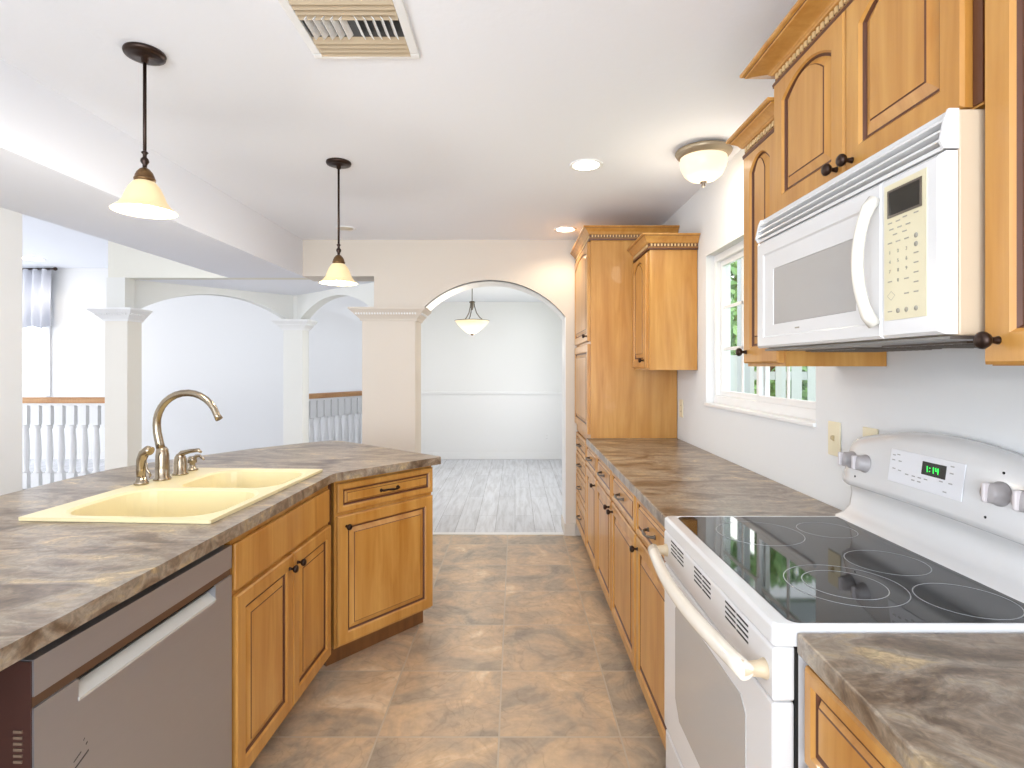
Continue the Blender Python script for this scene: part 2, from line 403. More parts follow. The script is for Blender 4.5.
column('square_column', 'slim white square column standing between the two nook arches', -2.40, -2.20, 5.80, 5.98, paint('column_white', rgb(230, 230, 226)), False)

# ------------------------------------------------------------------ window over the counter
wf = MB()
XI, XO = 1.135, 1.185
wf.box(XI, XO, WY0, WY1, WZ0, WZ0+.045).box(XI, XO, WY0, WY1, WZ1-.04, WZ1).box(XI, XO, WY0, WY0+.035, WZ0+.045, WZ1-.04).box(XI, XO, WY1-.035, WY1, WZ0+.045, WZ1-.04)
wo = struct('window_1', wf, TRIM, bevel=.003)
def sash(name, y0, y1, x0, x1):
    m = MB(); z0, z1 = WZ0+.045, WZ1-.04; f = .028
    m.box(x0, x1, y0, y0+f, z0, z1).box(x0, x1, y1-f, y1, z0, z1).box(x0, x1, y0+f, y1-f, z0, z0+f).box(x0, x1, y0+f, y1-f, z1-f, z1)
    ym = (y0+y1)/2
    xa = x0+.008; xb = x1-.006
    m.box(xa, xb, ym-.009, ym+.009, z0+f, z1-f)
    for k in (1, 2):
        z = z0+f+(z1-z0-2*f)*k/3; m.box(xa, xb, y0+f, y1-f, z-.009, z+.009)
    s = m.build('sash', TRIM, wo, bevel=.002)
    B((x0+x1)/2-.002, (x0+x1)/2+.002, y0+f, y1-f, z0+f, z1-f).build('glass_pane', PANE, s)
ym = (WY0+WY1)/2
sash('sash', ym-.02, WY1-.035, XI+.024, XI+.046)
s2 = sash('sash', WY0+.035, ym+.02, XI, XI+.022)
B(XI-.012, XI+.004, ym-.01, ym+.01, 1.44, 1.52).build('latch', TRIM, wo, bevel=.003)
struct('trim_window_sill', B(XW-.012, XI, WY0-.004, WY1+.004, WZ0-.014, WZ0+.002), TRIM, bevel=.003)

# the far living-room window and valance
wf = MB(); wy = 8.40
wf.box(-7.9, -6.98, wy, 8.43, .95, 2.78).box(-7.86, -7.02, wy-.012, wy, .90, .95)
wl = struct('window_2', wf, TRIM)
B(-7.82, -7.06, wy-.008, wy-.004, 1.02, 2.72).build('glass_pane', mat('daylit_pane', rgb(245, 250, 255), .2, emit=(.9, .97, 1, 1), es=1.0), wl)
cur = thing('window_valance', 'sheer white valance on a rod over the far living room window', 'curtain', (-7.4, 8.3, 0))
m = MB(); L0 = []; L1 = []
for i in range(61):
    x = -.62+i*(1.16/60); y = .035*math.sin(i*.9); L0.append((x, y, 2.84)); L1.append((x, y*1.5-.02, 1.98+.03*math.sin(i*.45)))
m.loops([L0, L1], 0, False, False, True, closed=False)
o = m.build('fabric', CURT, cur); sm = o.modifiers.new('thick', 'SOLIDIFY'); sm.thickness = .004
MB().tube([(-.7, 0, 2.845), (.56, 0, 2.845)], .012).lathe_axis([(.001, 0), (.022, .01), (.028, .03), (.02, .05), (.001, .056)], (.555, 0, 2.845), (1, 0, 0)).build('rod', BRONZE, cur)

# ------------------------------------------------------------------ cabinetry
def loop_rect(x0, x1, z0, z1, y, rise=0, n=14):
    pts = [(x0, y, z0), (x1, y, z0)]
    if rise <= 0:
        for i in range(n+1): pts.append((x1+(x0-x1)*i/n, y, z1))
    else:
        for i in range(n+1):
            t = i/n; pts.append((x1+(x0-x1)*t, y, z1-rise*(2*t-1)**2))
    return pts
def panel(x0, x1, z0, z1, th=.02, fr=.055, rise=0):
    """raised panel front: face at y=-th, back at y=0"""
    m = MB(); r = rise
    if z1-z0 < .2: fr = min(fr, .030)
    Ls = [loop_rect(x0, x1, z0, z1, 0), loop_rect(x0, x1, z0, z1, -th+.005), loop_rect(x0+.005, x1-.005, z0+.005, z1-.005, -th)]
    def ins(a, y): return loop_rect(x0+a, x1-a, z0+a, z1-a*(.5 if r else 1), y, r)
    Ls += [ins(fr-.006, -th), ins(fr, -th+.006), ins(fr+.005, -th+.011), ins(fr+.009, -th+.011), ins(fr+(.03 if z1-z0 > .2 else .016), -th+.003), ins(fr+(.033 if z1-z0 > .2 else .018), -th+.001)]
    m.loops(Ls, 0, True, True, False, mis=[0, 0, 0, 0, 1, 1, 0, 1, 0])
    m.m[-1] = 0
    return m
def knob(parent, x, z, m=None):
    MB().lathe_axis([(.007, 0), (.006, .003), (.0045, .011), (.0055, .014), (.011, .017), (.0142, .023), (.0135, .028), (.009, .032), (.001, .033)], (x, -.02, z), (0, -1, 0), 18).build('knob', m or BRONZE, parent)
def pull(parent, x, z, L=.10, m=None):
    mm = MB()
    pts = [(x-L/2, -.020, z), (x-L/2+.004, -.036, z), (x-L/4, -.046, z+.003), (x, -.049, z), (x+L/4, -.046, z-.003), (x+L/2-.004, -.036, z), (x+L/2, -.020, z)]
    mm.tube(pts, [.006, .0055, .0045, .0065, .0045, .0055, .006], 10)
    mm.lathe_axis([(.009, 0), (.008, .004), (.004, .006)], (x-L/2, -.02, z), (0, -1, 0), 12).lathe_axis([(.009, 0), (.008, .004), (.004, .006)], (x+L/2, -.02, z), (0, -1, 0), 12)
    mm.build('pull_handle', m or PEWTER, parent)
def cabinet(name, label, loc, rz, w, depth, z0, z1, fronts, toe=True, group=None, hm=None, opentop=False):
    t = thing(name, label, 'cabinet', (loc[0], loc[1], 0), rz, group)
    b = MB(); g = .0015
    if opentop:
        zb = z0+.10
        b.box(g, w-g, 0.0, .02, zb, z1).box(g, g+.018, .02, depth, zb, .72).box(w-g-.018, w-g, .02, depth, zb, .72).box(g+.018, w-g-.018, depth-.012, depth, zb, .72).box(g+.018, w-g-.018, .02, depth-.012, zb, zb+.018)
    else: b.box(g, w-g, 0.0, depth, z0+(.10 if toe else 0), z1)
    b.build('body', MAPLE, t)
    if toe:
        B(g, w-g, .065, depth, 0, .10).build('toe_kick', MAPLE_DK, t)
    for f in fronts:
        kind, x0, x1, a, c = f[:5]
        if kind == 'door':
            d = panel(x0, x1, a, c, rise=f[6] if len(f) > 6 else 0).build('door', [MAPLE, GLAZE], t)
            if f[5]: knob(d, f[5][0], f[5][1])
        elif kind == 'drawer':
            d = panel(x0, x1, a, c).build('drawer', [MAPLE, GLAZE], t)
            pull(d, (x0+x1)/2, (a+c)/2, min(.1, (x1-x0)*.3), hm)
        elif kind == 'false':
            MB().box(x0, x1, -.016, 0, a, c).build('false_drawer_front', MAPLE, t, bevel=.005)
        elif kind == 'drawerk':
            d = panel(x0, x1, a, c).build('drawer', [MAPLE, GLAZE], t)
    return t

ZCT = .914
FX = .520            # right base cabinet face plane
RZ = R(-90)
def rbase(far, near, label, kx, drw=True):
    w = far-near
    return cabinet('base_cabinet', label, (FX, far), RZ, w, XW-.004-FX, 0, .874,
        [('drawer', .012, w-.012, .700, .862), ('door', .012, w-.012, .112, .690, (kx if kx > 0 else w+kx, .648))], group='base cabinets under the right-hand counter')
rbase(3.957, 3.457, 'maple base cabinet with drawer and door touching the stack of four drawers', -.05)
rbase(3.457, 2.917, 'maple base cabinet with drawer and door, second from the stack of four drawers', -.05)
rbase(2.917, 2.333, 'maple base cabinet with drawer and door, second beyond the white range', .05)
rbase(2.333, 1.765, 'maple base cabinet with drawer and door touching the far side of the range', .05)
w = 4.605-3.96
cabinet('drawer_cabinet', 'maple base cabinet with a stack of four drawers below the tall cabinet', (FX, 4.605), RZ, w, XW-.004-FX, 0, .874,
    [('drawer', .012, w-.012, .722, .862), ('drawer', .012, w-.012, .565, .712), ('drawer', .012, w-.012, .375, .555), ('drawer', .012, w-.012, .112, .365)])
# near cabinet, this side of the range
w = 1.003-.35
cabinet('base_cabinet', 'maple base cabinet with a wide drawer nearest the camera in the right corner', (FX+.010, 1.003), RZ, w, XW-.014-FX, 0, .874,
    [('drawer', .012, w-.012, .690, .862), ('door', .012, w-.012, .112, .680, (.06, .64))])

def crown(t, path, zt, h=.078, out=.055, side=1, dent=True):
    """crown moulding around the plan path, top at zt"""
    k = h-.036
    pr = [(0, zt-h), (.010, zt-h), (.011, zt-h+.006), (.006, zt-h+.009), (.006, zt-h+.027), (.015, zt-h+.029), (.018, zt-h+.033)]
    for i in range(7):      # cove then ogee
        u = i/6; pr.append((.020+(out-.032)*(u**1.7), zt-h+.034+(k-.014)*u))
    pr += [(out-.010, zt-.011), (out-.003, zt-.009), (out, zt-.006), (out, zt), (0, zt)]
    c = MB().sweep(path, pr, 0, side).build('crown_moulding', [MAPLE, GLAZE], t)
    g = MB()
    g.sweep(path, [(.0, zt-h-.009), (.012, zt-h-.009), (.0135, zt-h+.002), (.0, zt-h+.002)], 0, side)
    g.build('glazed_fillet', GLAZE, c)
    MB().sweep(path, [(.004, zt-h+.009), (.0075, zt-h+.009), (.0075, zt-h+.028), (.004, zt-h+.028)], 0, side).build('glazed_fillet', GLAZE, c)
    MB().sweep(path, [(out-.020, zt-.0125), (out-.0092, zt-.0125), (out-.0092, zt-.0098), (out-.020, zt-.0098)], 0, side).build('glazed_fillet', GLAZE, c)
    for p, q in zip(path[:-1], path[1:]):
        de = MB()
        p = Vector(p); q = Vector(q); L = (q-p).length; d = (q-p).normalized(); n = Vector((d.y, -d.x))*side
        k = int(L/.02)
        for i in range(k):
            a = p+d*(i*.02+.004); b = p+d*(i*.02+.014)
            o0, o1 = .006, .0125
            po = [(a+n*o0), (b+n*o0), (b+n*o1), (a+n*o1)]
            de.prism([(v.x, v.y) for v in po], zt-h+.011, zt-h+.026)
        de.build('dentil_strip', MAPLE_LIT, c)

# tall cabinet: local x toward camera
w = 4.605-3.75
tall = cabinet('tall_cabinet', 'tall maple pantry cabinet with two stacked doors at the far end of the counter', (.508, 4.605), RZ, w, XW-.004-.508, ZCT-.039, 2.26,
    [('door', .012, w-.03, ZCT+.02, 1.545, None), ('door', .012, w-.03, 1.565, 2.235, (w-.06, 1.60), .05)], toe=False)
crown(tall, [(0, 0), (w, 0), (w, XW-.004-.508)], 2.325, side=1)
w = .41
up = cabinet('wall_cabinet', 'small maple wall cabinet with an arched door hung beside the tall pantry cabinet', (.802, 3.745), RZ, w, XW-.004-.802, 1.372, 2.10,
    [('door', .008, w-.03, 1.385, 2.075, (w-.07, 1.43), .05)], toe=False)
crown(up, [(0, 0), (w, 0), (w, XW-.004-.802)], 2.175)
# narrow cabinet by the window
w = .270
nc = cabinet('wall_cabinet', 'narrow maple wall cabinet between the window and the white microwave', (.792, 1.905), RZ, w, XW-.004-.792, 1.392, 2.115,
    [('door', .010, w-.014, 1.402, 2.095, (.035, 1.44), .04)], toe=False)
crown(nc, [(0, XW-.004-.792), (0, 0), (w, 0)], 2.178, h=.070)
# cabinet above microwave
w = 1.634-.918
mc = cabinet('wall_cabinet', 'wide maple wall cabinet with two arched doors directly above the white microwave', (.770, 1.634), RZ, w, XW-.004-.770, 1.822, 2.219,
    [('door', .008, w/2-.003, 1.826, 2.206, (w/2-.03, 1.850), .04), ('door', w/2+.003, w-.022, 1.826, 2.206, (w/2+.03, 1.850), .04)], toe=False)
crown(mc, [(0, XW-.004-.770), (0, 0), (w, 0)], 2.282, h=.066, out=.082)
B(w-.020, w-.0005, -.003, 0, 1.826, 2.205).build('glazed_stile', GLAZE, mc)
# nearest cabinet
w = .915-.40
cabinet('wall_cabinet', 'maple wall cabinet at the right edge, on the near side of the microwave', (.778, .914), RZ, w, XW-.004-.778, 1.392, 2.44-.02,
    [('door', .006, w-.012, 1.394, 2.35, (.035, 1.432), .05)], toe=False)

# right counter
def counter(poly, z0=.876, z1=ZCT): return MB().prism(poly, z0, z1)
cr = thing('countertop', 'long brown stone-look countertop along the right wall below the window', 'countertop', (.78, 3.2, .876))
m = MB().box(.476-.78, XW-.002-.78, 1.765-3.2, 3.749-3.2, 0, ZCT-.876); m.build('slab', LAMI, cr, bevel=.004)
ne = thing('countertop', 'brown stone-look countertop in the near right corner, this side of the range', 'countertop', (.78, .6, .876))
MB().prism([(.505-.78, 1.005-.6), (XW-.002-.78, 1.005-.6), (XW-.002-.78, .3-.6), (.482-.78, .3-.6)], 0, ZCT-.876).build('slab', LAMI, ne, bevel=.004)

# ------------------------------------------------------------------ peninsula, local frame: x runs away from camera along the front, y to the left (back)
PA = R(87.65)
P0 = Vector((-.8985, .945))        # on cabinet face plane
d_ = Vector((math.cos(PA), math.sin(PA))); n_ = Vector((-math.sin(PA), math.cos(PA)))   # n_ = local +y
def atY(Y): return P0+d_*((Y-P0.y)/d_.y)
sk0 = atY(1.705); sk1 = atY(2.50); w = (sk1-sk0).length
cabinet('sink_cabinet', 'maple sink base cabinet with two doors under a false drawer front, below the cream sink', sk0, PA, w, .58, 0, .874,
    [('false', .004, w-.02, .705, .85), ('door', .004, w/2-.002, .112, .690, (w/2-.035, .645)), ('door', w/2+.002, w-.012, .112, .690, (w/2+.035, .645))], opentop=True)
# angled cabinet
AA = math.atan2(.45, .376); aw = .590
pa = (-.828, 2.556)
cabinet('corner_cabinet', 'angled maple corner cabinet with one drawer and one door at the end of the peninsula', pa, AA, aw, .55, 0, .874,
    [('drawer', .012, aw-.004, .722, .855), ('door', .012, aw-.004, .112, .705, (.055, .655))], hm=BRONZE)
# dark filler between
struct_f = thing('filler_strip', 'dark glazed filler strip in the corner between the sink cabinet and the corner cabinet', 'filler', (-.865, 2.512, 0))
MB().prism([(.002, .0), (.026, .036), (-.03, .09), (-.05, .03)], .1, .874).build('strip', GLAZE, struct_f)

cp = [(-.893, .30), (-.869, .945), (-.812, 2.475), (-.803, 2.515), (-.392, 2.965), (-.40, 2.985), (-1.10, 3.60), (-1.20, 3.635), (-1.33, 3.50), (-1.52, 3.28), (-1.80, 2.83), (-1.88, 2.62), (-1.905, 2.40), (-1.905, .30)]
# sink hole is cut by building the slab in pieces around it
co = thing('countertop', 'brown stone-look peninsula countertop holding the cream double sink', 'countertop', (-1.4, 1.9, .876))
slab = MB().prism([(x+1.4, y-1.9) for x, y in cp], 0, ZCT-.876).build('slab', LAMI, co)

# sink frame (local): x along the peninsula, y to the back
SA = R(90-3.2)
so = Vector((-.922, 1.695)); sl, sw = .855, .615
sk = thing('kitchen_sink', 'cream double bowl drop-in kitchen sink set in the peninsula countertop', 'sink', (so.x, so.y, ZCT), SA)
def rr(x0, x1, y0, y1, r, z, n=6):
    P = []
    for cx, cy, a0 in ((x1-r, y0+r, -90), (x1-r, y1-r, 0), (x0+r, y1-r, 90), (x0+r, y0+r, 180)):
        for i in range(n+1):
            a = R(a0+90*i/n); P.append((cx+r*math.cos(a), cy+r*math.sin(a), z))
    return P
def half(x0, x1, hx0, hx1, hy0, hy1, depth, r0):
    m = MB()
    outer = [(x0, 0), (x1, 0), (x1, sw), (x0, sw)]
    O2 = rr(x0, x1, 0, sw, .004, .012)
    L = [rr(x0, x1, 0, sw, .006, .001), O2, rr(hx0-.012, hx1+.012, hy0-.012, hy1+.012, r0+.012, .012), rr(hx0, hx1, hy0, hy1, r0, .006), rr(hx0+.012, hx1-.012, hy0+.012, hy1-.012, r0*.9, -depth+.03), rr(hx0+.03, hx1-.03, hy0+.03, hy1-.03, r0*.7, -depth)]
    m.loops(L, 0, False, True, False)
    return m
bwl = MB(); 
for args in ((0, .435, .04, .412, .04, .535, .16, .10), (.435, sl, .458, sl-.05, .04, .44, .13, .09)):
    h = half(*args); bwl.add(h.v, h.f, 0)
bs = bwl.build('basin', SINKM, sk)
for p in bs.data.polygons: p.use_smooth = False
for cx, dz in ((.225, -.159), (.63, -.129)):
    MB().lathe([(.045, 0), (.045, .003), (.03, .004), (.028, -.002), (.001, -.002)], cx, .255, 24, 0, dz).build('drain', STEEL_LT, sk)
# cut the slab for the basins with a boolean
ct = MB()
ct.prism([(-.0, 0)]*0 or [(.03, .03), (sl-.03, .03), (sl-.03, .45), (.425, .45), (.425, .55), (.03, .55)], -.30, .05)
M4 = Matrix.Translation((so.x+1.4, so.y-1.9, ZCT-.876)) @ Matrix.Rotation(SA, 4, 'Z')
import bmesh
def cut_slab():
    cutter = MB(); cutter.v = [tuple(M4 @ Vector(v)) for v in ct.v]; cutter.f = ct.f; cutter.m = ct.m; cutter.s = ct.s
    c = cutter.build('cutter', LAMI, co)
    md = slab.modifiers.new('cut', 'BOOLEAN'); md.object = c; md.operation = 'DIFFERENCE'; md.solver = 'EXACT'
    bpy.context.view_layer.update()
    dg = bpy.context.evaluated_depsgraph_get()
    me = bpy.data.meshes.new_from_object(slab.evaluated_get(dg))
    slab.modifiers.clear(); slab.data = me; bpy.data.objects.remove(c)
    md = slab.modifiers.new('edge_round', 'BEVEL'); md.width = .004; md.segments = 2; md.limit_method = 'ANGLE'; md.angle_limit = R(40)
cut_slab()

# faucet set on the sink deck
ZD = ZCT+.0125
fa = thing('kitchen_faucet', 'tall gooseneck kitchen faucet in warm brushed nickel on the sink deck', 'faucet', (-1.452, 2.305, ZD))
MB().lathe([(.033, 0), (.033, .006), (.027, .012), (.026, .05), (.025, .10), (.022, .125), (.015, .135)]).build('body', NICKEL, fa)
pts = [(0, 0, .11), (-.010, -.002, .15), (-.018, -.004, .195)]
for i in range(15):
    a = R(180-i*11.5); pts.append((.115+.135*math.cos(a), -.004-.03*(i/14), .225+.133*math.sin(a)))
pts.append((.254, -.036, .252))
MB().tube(pts, [.017, .0165, .016]+[.0155-.0002*i for i in range(15)]+[.0145], 16).build('spout', NICKEL, fa)
sp = thing('side_sprayer', 'nickel side sprayer with a bent head, left of the gooseneck faucet', 'sprayer', (-1.478, 2.215, ZD))
MB().lathe([(.026, 0), (.026, .008), (.020, .014), (.018, .03)]).build('base', NICKEL, sp)
MB().tube([(0, 0, .02), (-.002, 0, .06), (0, 0, .095), (.012, -.004, .122), (.032, -.008, .136), (.046, -.01, .132)], [.016, .017, .018, .019, .018, .017], 14).build('spray_head', NICKEL, sp)
MB().tube([(.018, -.002, .095), (.024, -.003, .06), (.04, -.004, .035), (.034, -.004, .028)], [.004, .0045, .004, .003], 8).build('trigger', NICKEL, sp)
lv = thing('faucet_lever', 'nickel single lever handle right of the gooseneck faucet', 'faucet handle', (-1.447, 2.42, ZD))
MB().lathe([(.032, 0), (.032, .007), (.027, .012), (.026, .05), (.022, .075), (.014, .088), (.001, .092)]).build('base', NICKEL, lv)
MB().tube([(-.01, 0, .07), (.01, -.002, .092), (.045, -.006, .101), (.085, -.01, .106), (.098, -.012, .097)], [.014, .012, .009, .008, .005], 12).build('lever', NICKEL, lv)
sd = thing('soap_dispenser', 'small nickel pump soap dispenser at the far corner of the sink deck', 'soap dispenser', (-1.452, 2.52, ZD))
MB().lathe([(.024, 0), (.024, .005), (.017, .010), (.013, .02), (.011, .03), (.019, .034), (.019, .058), (.012, .062), (.001, .063)]).build('pump', NICKEL, sd)
MB().tube([(0, 0, .05), (.02, -.003, .064), (.036, -.006, .066), (.052, -.008, .052), (.058, -.009, .048)], [.010, .008, .006, .005, .004], 10).build('spout', NICKEL, sd)

# dishwasher
dwp = P0+n_*(-.012)
def aty2(Y, off=0): return dwp+d_*((Y-dwp.y)/d_.y)
q0 = aty2(1.028); q1 = aty2(1.692); w = (q1-q0).length
dwt = thing('dishwasher', 'stainless steel dishwasher with a recessed pocket handle under the peninsula countertop', 'dishwasher', (q0.x, q0.y, 0), PA)
B(.004, w-.004, .045, .58, .10, .85).build('tub', DKBROWN, dwt)
dm = MB()
th = .045
hz0, hz1 = .722, .762; hx0, hx1 = .10, w-.085
# door front with a pocket: boxes around the pocket
dm.box(0, w, 0, th, .11, hz0).box(0, hx0, 0, th, hz0, hz1).box(hx1, w, 0, th, hz0, hz1).box(0, w, .006, th, hz1, hz1+.022).box(0, w, 0, th, hz1+.022, .852)
dd = dm.build('door', STEEL, dwt)
B(.0, w, .0045, .008, hz1+.001, hz1+.021).build('seam_strip', mat('brown_steel_seam', rgb(120, 96, 78), .35, .7), dd)
dmk = MB(); dmk.box(hx0, hx1, .034, th, hz0, hz1).box(hx0, hx1, .004, th, hz1-.002, hz1); dmk.build('handle_pocket', DARK, dd)
MB().loops([[(x, -.001, hz0-.005), (x, -.002, hz0+.002), (x, .022, hz0+.022), (x, .030, hz0+.020), (x, .032, hz0)] for x in (hx0, hx1)]).build('handle_lip', mat('pale_satin_lip', rgb(196, 194, 188), .4), dd)
B(-.004, -.0005, .003, .42, .11, .85).build('side_shield', mat('dark_red_brown_edge', rgb(70, 44, 38), .35), dwt)
vm = MB()
for i in range(6): vm.box(-.006, -.004, .018, .034, .665+i*.011, .670+i*.011)
vm.build('side_vent', mat('brown_slots', rgb(120, 100, 84), .4), dwt)
B(0, w, .07, .5, 0, .10).build('kick_plate', DARK, dwt)
sc = MB()
for x0, z0, x1, z1, wd in ((.085, .585, .125, .602, .0018), (.088, .602, .106, .611, .0012), (.118, .618, .122, .621, .0015), (.112, .630, .115, .633, .001)):
    sc.add([(x0, -.0006, z0-wd), (x1, -.0006, z1-wd), (x1, -.0006, z1+wd), (x0, -.0006, z0+wd), (x0, .001, z0-wd), (x1, .001, z1-wd), (x1, .001, z1+wd), (x0, .001, z0+wd)], [(0,1,2,3),(0,4,5,1),(1,5,6,2),(2,6,7,3),(3,7,4,0),(4,7,6,5)])
sc.build('scuff_mark', mat('scuff', rgb(70, 68, 70), .6), dd)
ep = thing('cabinet_end_panel', 'dark brown cabinet end panel beside the dishwasher at the left edge', 'cabinet panel', (-.9, .9, 0))
MB().box(-.10, -.055, -.55, .125, 0, .874).box(-.95, -.10, -.55, -.53, 0, .874).build('panel', DKBROWN, ep)
bk = thing('peninsula_back_panel', 'white knee wall carrying the back of the peninsula countertop', 'half wall', (-1.7, 1.8, 0))
MB().box(-.14, -.04, -1.4, .85, 0, .874).build('panel', WALL, bk)

# ------------------------------------------------------------------ range
ra = thing('electric_range', 'white freestanding electric range with a black glass cooktop between the counters', 'range', (.466, 1.755, 0), RZ)
w = .747
depth = XW-.006-.466
B(.004, w-.004, .045, depth-.01, .02, .885).build('body', mat('range_side_grey', rgb(206, 206, 208), .4), ra)
# cooktop frame with a glass inset
ck = MB()
ck.loops([rr(0, w, 0, depth-.06, .012, .886), rr(0, w, 0, depth-.06, .012, .918), rr(.006, w-.006, .006, depth-.06, .012, .925), rr(.012, w-.010, .034, depth-.070, .02, .925), rr(.014, w-.012, .036, depth-.072, .02, .9225)], 0, True, True)
cko = ck.build('cooktop_frame', WHITE, ra, bevel=.002)
gl = MB().loops([rr(.0145, w-.0125, .0365, depth-.0725, .02, .921), rr(.0145, w-.0125, .0365, depth-.0725, .02, .9245)]).build('cooktop_glass', GLASSBLK, ra)
def ring(cx, cy, r, wd=.0022, name='burner_ring'):
    m = MB(); n = 64
    L = [[(cx+q*math.cos(2*math.pi*k/n), cy+q*math.sin(2*math.pi*k/n), z) for k in range(n)] for q, z in ((r, .9246), (r, .9250), (r-wd, .9250), (r-wd, .9246))]
    m.loops(L, 0, False, False); m.build(name, RING, gl)
def lr(X, Y): return (1.755-Y, X-.466)
for X, Y, r in ((.685, 1.57, .115), (.89, 1.60, .078), (.885, 1.335, .088), (.90, 1.118, .088), (.705, 1.20, .118), (.705, 1.20, .082)):
    a, b = lr(X, Y); ring(a, b, r)
# oven door
od = MB()
od.box(.004, w-.004, .0, .040, .275, .783)
dr = od.build('oven_door', WHITE, ra, bevel=.006)
ps = [(.13, .69-.27), (.17, .385), (.585, .385), (.625, .43), (.625, .69), (.585, .722), (.17, .722), (.13, .69)]
ps = [(.13, .43), (.17, .385), (.585, .385), (.625, .43), (.625, .69), (.60, .715), (.155, .715), (.13, .69)]
MB().loops([[(x, .002, z) for x, z in ps], [(x, -.0015, z) for x, z in ps]]).build('oven_window', OVGLASS, dr)
B(.003, w-.003, .040, .0455, .08, .884).build('door_gap_shade', DARK, ra)  # dark sheet standing in for the shade in the gap behind the door
tp = MB(); tp.loops([[(x, .0, .785), (x, .040, .785), (x, .040, .884), (x, .008, .884), (x, .0, .878)] for x in (.004, w-.004)])
tpo = tp.build('door_top_trim', WHITE, dr, bevel=.004)
for g in (.085, .30, .515):
    vs = MB()
    for c in range(2):
        for i in range(4):
            x0 = g+c*.064; z = .838+i*.0112
            vs.box(x0, x0+.057, -.0008, .004, z-.002, z+.002)
    vs.build('vent_slots', DARK, tpo)
hp = []
for i in range(17):
    t = i/16; hp.append((.022+t*(w-.044), -.040-.028*math.sin(math.pi*t), .828))
hh = MB().tube(hp, [.017]*17, 14, flat=.8)
hh.build('handle', mat('warm_white_handle', rgb(226, 218, 204), .25, coat=.3), dr)
for x in (.036, w-.036):
    MB().lathe_axis([(.020, 0), (.015, .012), (.013, .03), (.016, .045)], (x, .002, .828), (0, -1, 0), 16).build('handle_post', BISQ, dr)
sd = MB().box(.004, w-.004, .004, .040, .07, .262); sdo = sd.build('storage_drawer', WHITE, ra, bevel=.006)
B(.004, w-.004, .010, .03, .262, .275).build('drawer_gap', DARK, sdo)
B(.02, w-.02, .06, .3, 0, .07).build('base', DARK, ra)
# backguard: stations along x
def bgprof(t):
    zt = 1.165+.058*math.sin(math.pi*t)
    e = .02*(1-min(1, min(t, 1-t)/.06))     # rounded ends
    D = XW-.466-.006
    zb = 1.030+.006*math.sin(math.pi*t)
    return [(D-.085, .912), (D-.080, .930), (D-.055, .940), (D-.036, .960), (D-.030, 1.0), (D-.034, zb-.004), (D-.066+e, zb), (D-.078+e, zb+.008), (D-.078+e, zb+.02), (D-.060+e, zt-.030-e), (D-.050+e, zt-.012-e), (D-.035+e*.5, zt-.001-e*.6), (D-.022, zt-e*.6), (D, zt-.003-e*.6), (D, .912)]
st = [0, .01, .025, .045, .06]+[.06+.88*i/20 for i in range(1, 21)]+[.955, .975, .99, 1]
bm_ = MB(); bm_.loops([[(t*w, y, z) for y, z in bgprof(t)] for t in st], 0, True, True, True)
bgo = bm_.build('backguard', WHITE, ra)
D = XW-.466-.006
def facey(t, z):
    p = bgprof(t); (y0, z0), (y1, z1) = p[8], p[9]; return y0+(z-z0)/(z1-z0)*(y1-y0)
def bgx(Y): return 1.755-Y
# keypad plate
kp0, kp1 = bgx(1.515), bgx(1.265)
t0 = .5
L = []
for off in (.0, -.0025):
    L.append([(kp0, facey(t0, 1.085)+off, 1.085), (kp1, facey(t0, 1.085)+off, 1.085), (kp1+.0, facey(t0, 1.170)+off, 1.170), (kp0, facey(t0, 1.170)+off, 1.170)])
kp = MB().loops(L).build('keypad', mat('keypad_white', rgb(232, 232, 236), .3), bgo, bevel=.001)
dx0, dx1 = bgx(1.395), bgx(1.318)
MB().loops([[(dx0, facey(t0, 1.124)-.002, 1.124), (dx1, facey(t0, 1.124)-.002, 1.124), (dx1, facey(t0, 1.156)-.002, 1.156), (dx0, facey(t0, 1.156)-.002, 1.156)],
            [(dx0, facey(t0, 1.124)-.0035, 1.124), (dx1, facey(t0, 1.124)-.0035, 1.124), (dx1, facey(t0, 1.156)-.0035, 1.156), (dx0, facey(t0, 1.156)-.0035, 1.156)]]).build('clock_display', SCREEN, kp)
SEG = {'1': 'bc', '4': 'fgbc', '3': 'abgcd'}
led = MB()
def digit(ch, x, z, h, wd):
    tk = .0016; yy = facey(t0, z)-.0042
    S = {'a': (0, wd, h-tk, h), 'd': (0, wd, 0, tk), 'g': (0, wd, h/2-tk/2, h/2+tk/2), 'b': (wd-tk, wd, h/2, h), 'c': (wd-tk, wd, 0, h/2), 'f': (0, tk, h/2, h), 'e': (0, tk, 0, h/2)}
    for s in SEG[ch]:
        a, b, c, d = S[s]; led.box(x+a, x+b, yy-.0006, yy+.001, z-h/2+c, z-h/2+d)
digit('1', dx0+.014, 1.139, .015, .006); digit('1', dx0+.034, 1.139, .015, .006); digit('4', dx0+.046, 1.139, .015, .009)
led.box(dx0+.0265, dx0+.0285, facey(t0, 1.143)-.005, facey(t0, 1.143)-.003, 1.142, 1.144).box(dx0+.0265, dx0+.0285, facey(t0, 1.135)-.005, facey(t0, 1.135)-.003, 1.134, 1.136)
led.build('clock_digits', LED, kp)
pm = MB()
def mark(x, z, a, b): pm.box(x-a/2, x+a/2, facey(t0, z)-.0032, facey(t0, z)-.001, z-b/2, z+b/2)
for x, z in ((.015, 1.155), (.032, 1.158), (.015, 1.142), (.040, 1.142), (.02, 1.12), (.042, 1.118), (.07, 1.113), (.094, 1.113), (.115, 1.113), (.136, 1.113), (.094, 1.103), (.115, 1.103), (.185, 1.155), (.214, 1.158), (.185, 1.142), (.214, 1.142), (.185, 1.118), (.214, 1.118), (.2, 1.096)):
    mark(kp0+x, z, .011, .0028)
